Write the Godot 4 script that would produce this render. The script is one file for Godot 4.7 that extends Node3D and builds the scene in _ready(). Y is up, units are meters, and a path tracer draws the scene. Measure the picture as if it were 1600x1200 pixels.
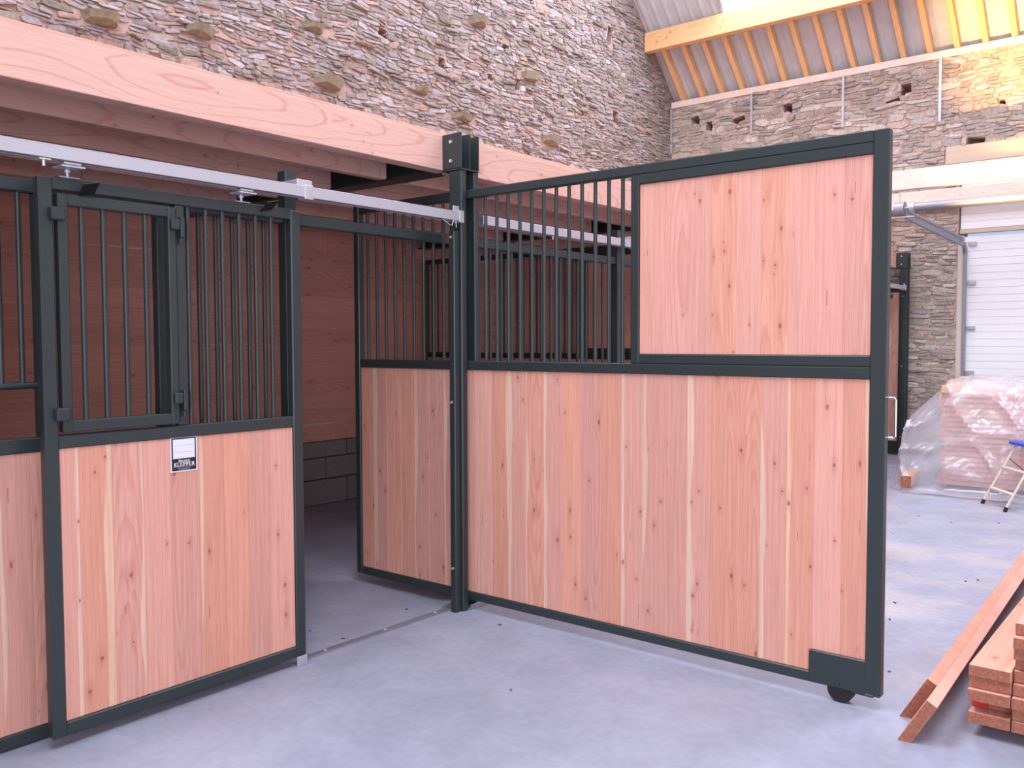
extends Node3D
# Horse stalls of larch and dark steel inside an old stone barn.

const CAM := Vector3(-3.5351, 1.45, 3.2468)
const YAW := 0.8901
const PITCH := -0.0477
const ROLL := -0.0029
const FOCAL := 1384.47
const ROOF_SLOPE := 0.963
const ROOF_EAVE := 5.19
const WALL_X := 8.5
const WALL_Z := -3.4
const RIDGE_X := 1.0

var M := {}
var wood := []
var rng := RandomNumberGenerator.new()
var taken := {}

# ------------------------------------------------------------ mesh builder
class MB:
	var v := PackedVector3Array()
	var n := PackedVector3Array()
	var c := PackedColorArray()
	var u := PackedVector2Array()
	var col := Color.WHITE
	func tri(a: Vector3, b: Vector3, d: Vector3, hint: Vector3, ua := Vector2.ZERO, ub := Vector2.ZERO, ud := Vector2.ZERO) -> void:
		var nn := (d - a).cross(b - a)
		if nn.dot(hint) < 0.0:
			var t := b; b = d; d = t
			var tu := ub; ub = ud; ud = tu
			nn = -nn
		nn = nn.normalized()
		v.append(a); v.append(b); v.append(d)
		n.append(nn); n.append(nn); n.append(nn)
		c.append(col); c.append(col); c.append(col)
		u.append(ua); u.append(ub); u.append(ud)
	func quad(a: Vector3, b: Vector3, d: Vector3, e: Vector3, hint: Vector3) -> void:
		tri(a, b, d, hint); tri(a, d, e, hint)
	func strip(a: Vector3, b: Vector3, d: Vector3, e: Vector3, na: Vector3, nb: Vector3, nd: Vector3, ne: Vector3) -> void:
		# smooth quad, a b d e round the rim
		var q := [a, b, d, a, d, e]
		var w := [na, nb, nd, na, nd, ne]
		var nn := (d - a).cross(b - a)
		if nn.dot(na + nd) < 0.0:
			q = [a, d, b, a, e, d]
			w = [na, nd, nb, na, ne, nd]
		for i in 6:
			v.append(q[i]); n.append(w[i]); c.append(col); u.append(Vector2.ZERO)
	func mesh() -> ArrayMesh:
		var arr := []
		arr.resize(Mesh.ARRAY_MAX)
		arr[Mesh.ARRAY_VERTEX] = v
		arr[Mesh.ARRAY_NORMAL] = n
		arr[Mesh.ARRAY_COLOR] = c
		arr[Mesh.ARRAY_TEX_UV] = u
		var m := ArrayMesh.new()
		m.add_surface_from_arrays(Mesh.PRIMITIVE_TRIANGLES, arr)
		return m

func add_box(mb: MB, at: Vector3, s: Vector3, b := 0.003, basis := Basis(), uvo := Vector2.ZERO, uvl := 2.6) -> void:
	var h := s * 0.5
	b = minf(b, minf(h.x, minf(h.y, h.z)) * 0.5)
	var P := func(p: Vector3) -> Vector3: return at + basis * p
	var UV := func(p: Vector3) -> Vector2: return Vector2(p.x / s.x + 0.5, p.y / uvl + 0.5) + uvo
	var T := func(p: Vector3, q: Vector3, r: Vector3, hint: Vector3) -> void:
		mb.tri(P.call(p), P.call(q), P.call(r), basis * hint, UV.call(p), UV.call(q), UV.call(r))
	for ax in 3:
		var j := (ax + 1) % 3
		var k := (ax + 2) % 3
		for sg in [-1.0, 1.0]:
			var pts := []
			for w in [[-1.0, -1.0], [1.0, -1.0], [1.0, 1.0], [-1.0, 1.0]]:
				var p := Vector3.ZERO
				p[ax] = sg * h[ax]
				p[j] = w[0] * (h[j] - b)
				p[k] = w[1] * (h[k] - b)
				pts.append(p)
			var hint := Vector3.ZERO
			hint[ax] = sg
			T.call(pts[0], pts[1], pts[2], hint)
			T.call(pts[0], pts[2], pts[3], hint)
	if b <= 0.0:
		return
	for ax in 3:          # edges that run along ax
		var j := (ax + 1) % 3
		var k := (ax + 2) % 3
		for sj in [-1.0, 1.0]:
			for sk in [-1.0, 1.0]:
				var q := []
				for e in [[-1.0, 0], [1.0, 0], [1.0, 1], [-1.0, 1]]:
					var p := Vector3.ZERO
					p[ax] = e[0] * (h[ax] - b)
					p[j] = sj * (h[j] - (b if e[1] == 1 else 0.0))
					p[k] = sk * (h[k] - (0.0 if e[1] == 1 else b))
					q.append(p)
				var hint := Vector3.ZERO
				hint[j] = sj
				hint[k] = sk
				T.call(q[0], q[1], q[2], hint)
				T.call(q[0], q[2], q[3], hint)
	for sx in [-1.0, 1.0]:
		for sy in [-1.0, 1.0]:
			for sz in [-1.0, 1.0]:
				var g := Vector3(sx, sy, sz)
				T.call(g * (h - Vector3(0, b, b)), g * (h - Vector3(b, 0, b)), g * (h - Vector3(b, b, 0)), g)

# box given by its two corners
func span(mb: MB, x0: float, x1: float, y0: float, y1: float, z0: float, z1: float, b := 0.003) -> void:
	add_box(mb, Vector3(x0 + x1, y0 + y1, z0 + z1) * 0.5, Vector3(x1 - x0, y1 - y0, z1 - z0), b)

func add_tube(mb: MB, pts: Array, r: float, sides := 10, caps := true) -> void:
	var rings := []
	var dirs := []
	for i in pts.size():
		var d: Vector3 = (pts[min(i + 1, pts.size() - 1)] - pts[max(i - 1, 0)]).normalized()
		dirs.append(d)
		var up := Vector3.UP if absf(d.y) < 0.9 else Vector3.RIGHT
		var a := d.cross(up).normalized()
		var b := d.cross(a)
		var ring := []
		for k in sides:
			var t := TAU * k / sides
			ring.append(a * cos(t) + b * sin(t))
		rings.append(ring)
	for i in pts.size() - 1:
		for k in sides:
			var m := (k + 1) % sides
			var n0: Vector3 = rings[i][k]; var n1: Vector3 = rings[i][m]; var n2: Vector3 = rings[i + 1][m]; var n3: Vector3 = rings[i + 1][k]
			mb.strip(pts[i] + n0 * r, pts[i] + n1 * r, pts[i + 1] + n2 * r, pts[i + 1] + n3 * r, n0, n1, n2, n3)
	if caps:
		for e in [0, pts.size() - 1]:
			var hint: Vector3 = dirs[e] * (-1.0 if e == 0 else 1.0)
			for k in sides:
				mb.tri(pts[e], pts[e] + rings[e][k] * r, pts[e] + rings[e][(k + 1) % sides] * r, hint)

# ------------------------------------------------------------ node helpers
func numbered(called: String) -> String:
	if not taken.has(called):
		taken[called] = 0
		return called
	taken[called] += 1
	return "%s_%03d" % [called, taken[called]]

func part(called: String, mb: MB, mat: Material, parent: Node, label := "") -> MeshInstance3D:
	var o := MeshInstance3D.new()
	o.name = called
	o.mesh = mb.mesh()
	o.material_override = mat
	parent.add_child(o, true)
	if label: o.set_meta("label", label)
	return o

func thing(called: String, label: String, category: String, at := Vector3.ZERO, turn := 0.0, group := "") -> Node3D:
	var o := Node3D.new()
	o.name = numbered(called)
	add_child(o)
	o.position = at
	o.rotation.y = turn
	o.set_meta("label", label)
	o.set_meta("category", category)
	if group: o.set_meta("group", group)
	return o

func single(called: String, mb: MB, mat: Material, label: String, category: String, group := "") -> MeshInstance3D:
	var o := part(numbered(called), mb, mat, self)
	o.set_meta("label", label)
	o.set_meta("category", category)
	if group: o.set_meta("group", group)
	return o

func setting(called: String, label := "") -> Node3D:
	var o := Node3D.new()
	o.name = called
	add_child(o)
	o.set_meta("kind", "structure")
	if label: o.set_meta("label", label)
	return o

func copy(o: Node3D, label: String, at: Vector3) -> Node3D:
	var c: Node3D = o.duplicate()
	c.name = numbered(String(o.name).rstrip("_0123456789"))
	add_child(c)
	c.position = at
	c.set_meta("label", label)
	return c

# one plank: width along local x, length along local y, thickness along local z
func plank_mesh(w: float, l: float, t: float, b := 0.002) -> MB:
	var mb := MB.new()
	var room := maxf(0.0, 1.3 - l * 0.5)
	var uvo := Vector2(0, rng.randf_range(-room, room) / 2.6)
	add_box(mb, Vector3.ZERO, Vector3(w, l, t), b, Basis(), uvo, 2.6 * (-1.0 if rng.randf() < 0.5 else 1.0))
	return mb

func plank(called: String, parent: Node, at: Vector3, w: float, l: float, t: float, basis := Basis(), mat: Material = null, b := 0.002) -> MeshInstance3D:
	var o := part(called, plank_mesh(w, l, t, b), mat if mat else wood[rng.randi() % wood.size()], parent)
	o.transform = Transform3D(basis, at)
	return o

# ------------------------------------------------------------ materials
func mat(albedo: Color, rough := 0.8, metal := 0.0, spec := 0.5) -> StandardMaterial3D:
	var m := StandardMaterial3D.new()
	m.albedo_color = albedo
	m.roughness = rough
	m.metallic = metal
	m.metallic_specular = spec
	return m

func s8(r: float, g: float, b: float) -> Color:
	return Color(r / 255.0, g / 255.0, b / 255.0)

func noise_tex(sd: int, freq: float, lo: Color, hi: Color, size := 512, oct := 4) -> NoiseTexture2D:
	var f := FastNoiseLite.new()
	f.seed = sd
	f.frequency = freq
	f.fractal_octaves = oct
	var t := NoiseTexture2D.new()
	t.width = size; t.height = size
	t.seamless = true
	t.noise = f
	var g := Gradient.new()
	g.set_color(0, lo); g.set_color(1, hi)
	t.color_ramp = g
	return t

# plain-sawn larch: arched growth rings, knots, now and then a pale sapwood edge
func wood_image(sd: int, W: int, H: int, width: float, length: float, spacing: float, knots: int, sap: float, early: Color, late: Color, pale: Color, knot: Color, rift := false, sharp := false) -> ImageTexture:
	var r := RandomNumberGenerator.new()
	r.seed = sd
	var f := FastNoiseLite.new()
	f.seed = sd
	f.frequency = 1.0
	f.fractal_octaves = 2
	var K := []
	for i in knots:
		K.append([r.randf_range(-0.46, 0.46) * width, r.randf() * length, r.randf_range(0.0025, 0.0075) * (width / 0.115) ** 0.4, r.randf_range(0.9, 1.7)])
	var cx0 := r.randf_range(-0.35, 0.35) * width
	var d0 := r.randf_range(0.35, 0.9) * width
	if rift:
		cx0 = r.randf_range(0.75, 1.4) * width * (-1.0 if r.randf() < 0.5 else 1.0)
		d0 = 0.1 * width
	var pockets := []
	for i in 2: pockets.append([r.randf_range(-0.4, 0.4) * width, r.randf() * length, r.randf_range(0.02, 0.07)])
	var side := -1.0 if r.randf() < 0.5 else 1.0
	var data := PackedByteArray()
	data.resize(W * H * 3)
	var tone := r.randf_range(-0.03, 0.03)
	var p := 0
	for y in H:
		var Y := length * y / H
		var cx := cx0 + (0.05 if rift else 0.14) * width * f.get_noise_2d(Y * 0.5, 3.1)
		var d := d0 + (0.0 if rift else 0.6) * width * f.get_noise_2d(Y * 0.3, 9.7)
		var sw := width * (0.5 - sap + 0.16 * f.get_noise_2d(Y * 1.1, 21.0))
		var near := []
		for k in K:
			if absf(Y - k[1]) < 0.11: near.append(k)
		for x in W:
			var X := width * (float(x) / W - 0.5)
			var rr := sqrt((X - cx) * (X - cx) + d * d) + 0.0022 * f.get_noise_2d(X * 30.0, Y * 0.8)
			var dark := 0.0
			for k in near:
				var dx: float = (X - k[0]) / k[2]
				var dy: float = (Y - k[1]) / (k[2] * k[3])
				var q := dx * dx + dy * dy
				rr += k[2] * 1.3 * exp(-(dx * dx * 0.16 + dy * dy * 0.02))
				if q < 1.7: dark = maxf(dark, (1.0 - smoothstep(0.75, 1.6, q)) * (0.75 + 0.25 * sin(q * 9.0)))
				else: dark = maxf(dark, 0.22 * exp(-(dx * dx * 0.25 + dy * dy * 0.05)))
			var ring := fposmod(rr / spacing, 1.0)
			var lt := smoothstep(0.8 if sharp else 0.35, 0.92, ring) * (1.0 - smoothstep(0.92, 1.0, ring))
			for k in pockets:
				if Y > k[1] and Y < k[1] + k[2] and absf(X - k[0]) < 0.0011: dark = 0.9
			var fib := 0.05 * f.get_noise_2d(X * 900.0, Y * 9.0) + 0.05 * f.get_noise_2d(X * 60.0, Y * 1.3) + tone
			var cc := early.lerp(late, clampf(lt * 0.34 + 0.12 + fib * 2.4, 0.0, 1.0))
			if sap > 0.0 and X * side > sw:
				cc = cc.lerp(pale, 0.8 * smoothstep(0.0, 0.006, X * side - sw))
			cc = cc.lerp(knot, dark * 0.8)
			data[p] = int(clampf((cc.r + fib) * 255.0, 0, 255))
			data[p + 1] = int(clampf((cc.g + fib) * 255.0, 0, 255))
			data[p + 2] = int(clampf((cc.b + fib) * 255.0, 0, 255))
			p += 3
	return ImageTexture.create_from_image(Image.create_from_data(W, H, false, Image.FORMAT_RGB8, data))

func make_materials() -> void:
	var early := s8(222, 168, 152)
	var late := s8(198, 132, 114)
	var pale := s8(228, 198, 176)
	var knot := s8(146, 78, 66)
	for i in 12:
		var tex := wood_image(100 + i * 7, 96, 1280, 0.115, 2.6, [0.0085, 0.005, 0.0065][i % 3], [5, 9, 3, 7][i % 4], 0.28 if i == 1 else ([0.0, 0.08, 0.0, 0.16][i % 4]), early, late, pale, knot, i % 3 != 0)
		for tint in [Color(1, 1, 1), Color(1.0, 0.97, 0.935), Color(0.985, 0.982, 0.985)]:
			var m := mat(tint, 0.62, 0.0, 0.4)
			m.albedo_texture = tex
			wood.append(m)
	M.beam = []
	for i in 3:
		var tex := wood_image(500 + i * 11, 128, 1280, 0.2, 4.2, 0.03, 7, 0.0, s8(222, 182, 168), s8(186, 120, 104), pale, s8(150, 96, 84), false, true)
		var m := mat(Color.WHITE, 0.65, 0.0, 0.4)
		m.albedo_texture = tex
		M.beam.append(m)
	var pb := wood_image(741, 96, 960, 0.2, 4.2, 0.018, 8, 0.0, s8(240, 222, 210), s8(228, 200, 184), pale, s8(190, 150, 130))
	M.pale_beam = mat(Color.WHITE, 0.65, 0.0, 0.4)
	M.pale_beam.albedo_texture = pb
	var tb := wood_image(711, 128, 1280, 0.2, 4.2, 0.014, 12, 0.0, s8(232, 190, 140), s8(212, 158, 104), pale, s8(140, 90, 60))
	M.spruce = mat(Color.WHITE, 0.65, 0.0, 0.4)
	M.spruce.albedo_texture = tb
	var ob := wood_image(733, 96, 640, 0.2, 3.0, 0.012, 4, 0.0, s8(204, 188, 170), s8(182, 160, 138), pale, s8(110, 84, 66))
	M.old_oak = mat(Color.WHITE, 0.85)
	M.old_oak.albedo_texture = ob
	M.steel = mat(s8(44, 54, 55), 0.36, 0.0, 0.5)
	M.galv = mat(s8(196, 196, 206), 0.42, 0.55)
	M.chrome = mat(s8(215, 215, 220), 0.2, 1.0)
	M.zinc = mat(s8(150, 152, 164), 0.5, 0.6)
	M.rubber = mat(s8(26, 26, 28), 0.7)
	M.bolt = mat(s8(225, 225, 228), 0.3, 0.6)
	M.mortar = mat(s8(200, 178, 172), 0.95, 0.0, 0.2)
	M.mortar.albedo_texture = noise_tex(5, 0.02, Color(0.82, 0.8, 0.78), Color(1, 1, 1))
	M.mortar.uv1_triplanar = true
	M.mortar.uv1_world_triplanar = true
	M.mortar.uv1_scale = Vector3.ONE * 0.8
	M.mortar_back = M.mortar.duplicate()
	M.mortar_back.albedo_color = s8(184, 160, 154)
	M.stone = mat(Color.WHITE, 0.88, 0.0, 0.3)
	M.stone.vertex_color_use_as_albedo = true
	M.stone.albedo_texture = noise_tex(6, 0.03, Color(0.74, 0.74, 0.74), Color(1, 1, 1), 512, 5)
	M.stone.uv1_triplanar = true
	M.stone.uv1_world_triplanar = true
	M.stone.uv1_scale = Vector3.ONE * 1.3
	M.block = mat(s8(150, 146, 146), 0.95, 0.0, 0.2)
	M.block.albedo_texture = noise_tex(9, 0.06, Color(0.8, 0.8, 0.8), Color(1, 1, 1))
	M.block.uv1_triplanar = true
	M.block.uv1_world_triplanar = true
	M.block.uv1_scale = Vector3.ONE * 1.5
	M.sheet = mat(s8(200, 204, 209), 0.85, 0.0, 0.3)
	M.sheet.albedo_texture = noise_tex(12, 0.01, Color(0.9, 0.9, 0.9), Color(1, 1, 1))
	M.sheet.uv1_triplanar = true
	M.sheet.uv1_world_triplanar = true
	M.white = mat(s8(236, 237, 240), 0.5)
	M.plaster = mat(s8(205, 196, 186), 0.95, 0.0, 0.2)
	M.plastic = mat(Color(0.92, 0.91, 0.95, 0.31), 0.14, 0.0, 0.5)
	M.plastic.transparency = BaseMaterial3D.TRANSPARENCY_ALPHA
	M.plastic.cull_mode = BaseMaterial3D.CULL_DISABLED
	M.beige = mat(s8(214, 202, 184), 0.4)
	M.brown_steel = mat(s8(120, 88, 80), 0.5)
	M.blue = mat(s8(38, 84, 204), 0.45)
	M.red_end = mat(s8(190, 40, 50), 0.7)
	M.black = mat(s8(24, 26, 30), 0.45)
	M.paper = mat(s8(226, 226, 236), 0.35)
	M.grey_line = mat(s8(168, 170, 190), 0.5)
	M.chip = mat(s8(96, 76, 72), 0.9)
	M.end_grain = mat(s8(176, 112, 90), 0.85)
	M.end_grain.albedo_texture = noise_tex(44, 0.05, Color(0.78, 0.76, 0.74), Color(1, 1, 1), 256)
	M.end_grain.uv1_triplanar = true
	M.end_grain.uv1_scale = Vector3.ONE * 4.0
	M.yellow = mat(s8(222, 178, 40), 0.5)
	M.rooflight = mat(s8(235, 238, 245), 0.4)
	M.rooflight.emission_enabled = true
	M.rooflight.emission = Color(0.95, 0.96, 1.0)
	M.rooflight.emission_energy_multiplier = 3.0
	M.lamp_glass = mat(s8(255, 240, 210), 0.3)
	M.lamp_glass.emission_enabled = true
	M.lamp_glass.emission = Color(1.0, 0.82, 0.55)
	M.lamp_glass.emission_energy_multiplier = 6.0
	make_floor_material()

func make_floor_material() -> void:
	# 14 m x 14 m of concrete from x -5, z -4: trowel clouds, pale sawdust, dark specks
	var W := 900
	var f := FastNoiseLite.new()
	f.seed = 31; f.frequency = 1.0; f.fractal_octaves = 4
	var g := FastNoiseLite.new()
	g.seed = 77; g.frequency = 1.0; g.fractal_octaves = 3
	var base := s8(149, 153, 171)
	var dust := s8(178, 170, 164)
	var data := PackedByteArray()
	data.resize(W * W * 3)
	var p := 0
	for y in W:
		var z := -4.0 + 14.0 * y / W
		for x in W:
			var X := -5.0 + 14.0 * x / W
			var t := 0.055 * f.get_noise_2d(X * 0.7, z * 0.7) + 0.03 * f.get_noise_2d(X * 3.0 + 40.0, z * 3.0) + 0.03 * f.get_noise_2d(X * 17.0, z * 17.0)
			# sawdust swept about between the gate and the lumber
			var a := clampf(1.0 - Vector2((X - 2.6) / 2.6, (z - 2.1) / 1.5).length(), 0.0, 1.0)
			var b := clampf(1.0 - Vector2((X - 5.2) / 1.6, (z - 0.9) / 1.6).length(), 0.0, 1.0)
			var s := clampf((g.get_noise_2d(X * 1.5, z * 1.1) + 0.05 + 0.3 * g.get_noise_2d(X * 12.0, z * 12.0)) * 2.4, 0.0, 1.0) * minf(1.0, 2.2 * maxf(a, b))
			s += 0.18 * clampf(g.get_noise_2d(X * 0.9 + 9.0, z * 0.9) * 2.0, 0.0, 1.0)
			var cc := base.lerp(dust, clampf(s, 0.0, 1.0) * 0.5)
			data[p] = int(clampf((cc.r + t) * 255.0, 0, 255))
			data[p + 1] = int(clampf((cc.g + t) * 255.0, 0, 255))
			data[p + 2] = int(clampf((cc.b + t) * 255.0, 0, 255))
			p += 3
	M.floor = mat(Color.WHITE, 0.6, 0.0, 0.35)
	M.floor.albedo_texture = ImageTexture.create_from_image(Image.create_from_data(W, W, false, Image.FORMAT_RGB8, data))
	M.floor.texture_repeat = false

# ------------------------------------------------------------ light and camera
func roof_y(x: float) -> float:
	return ROOF_EAVE + ROOF_SLOPE * (WALL_X - x) if x > RIDGE_X else ROOF_EAVE + ROOF_SLOPE * (WALL_X - RIDGE_X) - ROOF_SLOPE * (RIDGE_X - x)

const ROOFLIGHTS := [[4.4, 7.84, -2.2, -0.2], [3.6, 6.8, 3.8, 5.8], [-4.6, -0.4, -1.2, 0.8], [-4.6, -0.4, 2.8, 4.8]]  # first is in view; the rest are unseen, placed to light stalls and partition

func set_view() -> void:
	var cam := Camera3D.new()
	cam.name = "camera"
	cam.fov = rad_to_deg(2.0 * atan(600.0 / FOCAL))
	cam.near = 0.05
	cam.far = 100.0
	add_child(cam)
	cam.position = CAM
	cam.rotation = Vector3(PITCH, -YAW, ROLL)
	cam.current = true
	var env := Environment.new()
	env.background_mode = Environment.BG_SKY
	var sky := Sky.new()
	var sm := ProceduralSkyMaterial.new()
	sm.sky_top_color = Color(0.55, 0.68, 0.92)
	sm.sky_horizon_color = Color(0.82, 0.86, 0.95)
	sky.sky_material = sm
	env.sky = sky
	env.tonemap_mode = Environment.TONE_MAPPER_LINEAR
	env.tonemap_exposure = 0.97
	env.sdfgi_enabled = true
	env.ssao_enabled = true
	env.ssil_enabled = true
	var we := WorldEnvironment.new()
	we.name = "world_environment"
	we.environment = env
	add_child(we)
	# daylight through the translucent rooflights: one area light just under each
	for q in ROOFLIGHTS:
		var xm: float = (q[0] + q[1]) * 0.5
		var slope: float = -ROOF_SLOPE if xm > RIDGE_X else ROOF_SLOPE
		var along := Vector3(1, slope, 0).normalized()
		var nrm := Vector3(0, 0, 1).cross(along).normalized()
		if nrm.y > 0.0: nrm = -nrm
		var l := AreaLight3D.new()
		l.name = "rooflight_daylight"
		l.area_size = Vector2((q[1] - q[0]) * sqrt(1.0 + ROOF_SLOPE * ROOF_SLOPE), q[3] - q[2])
		l.light_energy = 3.75
		l.area_normalize_energy = false
		l.light_color = Color(0.94, 0.945, 1.0)
		l.shadow_enabled = true
		add_child(l, true)
		var zb := -nrm
		l.transform = Transform3D(Basis(along, zb.cross(along).normalized(), zb), Vector3(xm, roof_y(xm), (q[2] + q[3]) * 0.5) + nrm * 0.06)

	# daylight from an unseen doorway behind the camera, placed to light the stall fronts
	var dl := AreaLight3D.new()
	dl.name = "unseen_doorway_daylight"
	dl.area_size = Vector2(4.4, 3.5)
	dl.light_energy = 2.4
	dl.area_normalize_energy = false
	dl.light_color = Color(0.95, 0.96, 1.0)
	dl.shadow_enabled = true
	add_child(dl)
	dl.transform = Transform3D(Basis(Vector3(0, 0, 1), Vector3(0, 1, 0), Vector3(-1, 0, 0)), Vector3(-6.66, 1.8, 6.1))

# ------------------------------------------------------------ the barn shell
func px_area(p: Vector3, w: float, h: float, facing: Vector3) -> float:
	# rough size on the picture of a wall piece at p, 0 outside the frame
	var fw := Vector3(sin(YAW) * cos(PITCH), sin(PITCH), -cos(YAW) * cos(PITCH))
	var rt := Vector3(cos(YAW), 0, sin(YAW))
	var up := rt.cross(fw)
	var d := p - CAM
	var z := d.dot(fw)
	if z < 0.3: return 0.0
	var X := 800.0 + FOCAL * d.dot(rt) / z
	var Y := 600.0 - FOCAL * d.dot(up) / z
	if X < -5.0 or X > 1605.0 or Y < -5.0 or Y > 1205.0: return 0.0
	return w * h * absf(d.normalized().dot(facing)) * FOCAL * FOCAL / (z * z)

# one split stone; base plane at depth 0, e1 e2 span the wall, out points into the barn
func add_stone(mb: MB, c: Vector3, e1: Vector3, e2: Vector3, out: Vector3, w: float, h: float, depth: float, warp: FastNoiseLite) -> void:
	w *= 1.05
	h *= 1.14
	var n := 8
	var base := []
	var face := []
	var bend := func(p: Vector3) -> Vector3:
		var s := p.dot(e1)
		return p + e2 * (0.05 * warp.get_noise_2d(s * 0.8, p.y * 1.1) + 0.022 * warp.get_noise_2d(s * 3.1 + 20.0, p.y * 5.0))
	var mid: Vector3 = bend.call(c) + out * (depth + rng.randf_range(-0.003, 0.005))
	var tilt1 := rng.randf_range(-0.010, 0.010)
	var tilt2 := rng.randf_range(-0.008, 0.004)
	var lean := rng.randf_range(-0.10, 0.10)
	for k in n:
		var t := TAU * (k + rng.randf_range(-0.3, 0.3)) / n + 0.39
		var a := cos(t)
		var b := sin(t)
		var sx: float = signf(a) * pow(absf(a), 0.45)
		var sy: float = signf(b) * pow(absf(b), 0.55)
		sx *= rng.randf_range(0.88, 1.1)
		sy *= rng.randf_range(0.8, 1.22)
		var p: Vector3 = bend.call(c + e1 * (sx * w * 0.5) + e2 * (sy * h * 0.5 + lean * sx * w * 0.5))
		base.append(p - out * 0.01)
		face.append(p.lerp(mid, 0.13) + out * ((depth * rng.randf_range(0.7, 1.0) + tilt1 * sx + tilt2 * sy) - depth * 0.13))
	for k in n:
		var m := (k + 1) % n
		var away: Vector3 = (base[k] + base[m]) * 0.5 - mid
		mb.tri(base[k], base[m], face[m], away + out * 0.01)
		mb.tri(base[k], face[m], face[k], away + out * 0.01)
		mb.tri(face[k], face[m], mid, out)

func stone_color(palette: Array) -> Color:
	var cc: Color = palette[rng.randi() % palette.size()]
	var k := rng.randf_range(0.95, 1.14)
	return Color(cc.r * k, cc.g * k, cc.b * k).srgb_to_linear()

# rubble courses on a wall; skip(s, y, w, h) says where nothing is laid
func lay_stones(parent: Node3D, origin: Vector3, e1: Vector3, out: Vector3, s0: float, s1: float, y0: float, y1: float, palette: Array, hmin: float, hmax: float, wmin: float, wmax: float, skip: Callable, sd: int) -> void:
	rng.seed = sd
	var warp := FastNoiseLite.new()
	warp.seed = sd
	warp.frequency = 1.0
	var laid := []
	var y := y0
	while y < y1:
		var h := rng.randf_range(hmin, hmax)
		if rng.randf() < 0.12: h = minf(h * 1.6, hmax * 1.4)
		var s := s0 - rng.randf() * 0.2
		while s < s1:
			var w := rng.randf_range(wmin, wmax) * rng.randf_range(0.7, 1.2)
			if rng.randf() < 0.18: w *= 0.5
			var cs := s + w * 0.5
			var cy := y + h * 0.5 + rng.randf_range(-0.006, 0.006)
			var fit: Array = skip.call(cs, cy, w, h)
			if cs > s0 and cs < s1 and fit:
				var keep := w
				cs = fit[0]
				w = fit[1]
				if h > hmin * 1.9 and rng.randf() < 0.45:
					laid.append([cs, cy - h * 0.25, w - 0.006, h * 0.48])
					laid.append([cs + rng.randf_range(-0.02, 0.02), cy + h * 0.26, w * 0.96 - 0.006, h * 0.45])
				else:
					laid.append([cs, cy, w - 0.006, h - 0.004])
				w = keep
			s += w
		y += h
	for q in laid:
		q.append(px_area(origin + e1 * q[0] + Vector3.UP * q[1], q[2], q[3], out))
	laid.sort_custom(func(a, b): return a[4] > b[4])
	var rest := MB.new()
	for i in laid.size():
		var q: Array = laid[i]
		var mb: MB = MB.new() if i < 300 else rest
		mb.col = stone_color(palette)
		var depth := rng.randf_range(0.008, 0.022)
		if rng.randf() < 0.05: depth += 0.03
		add_stone(mb, origin + e1 * q[0] + Vector3.UP * q[1], e1, Vector3.UP, out, q[2], q[3], depth, warp)
		if i < 300: part("stone", mb, M.stone, parent)
	var o := part("stone_courses", rest, M.stone, parent)
	o.set_meta("kind", "stuff")

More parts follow.
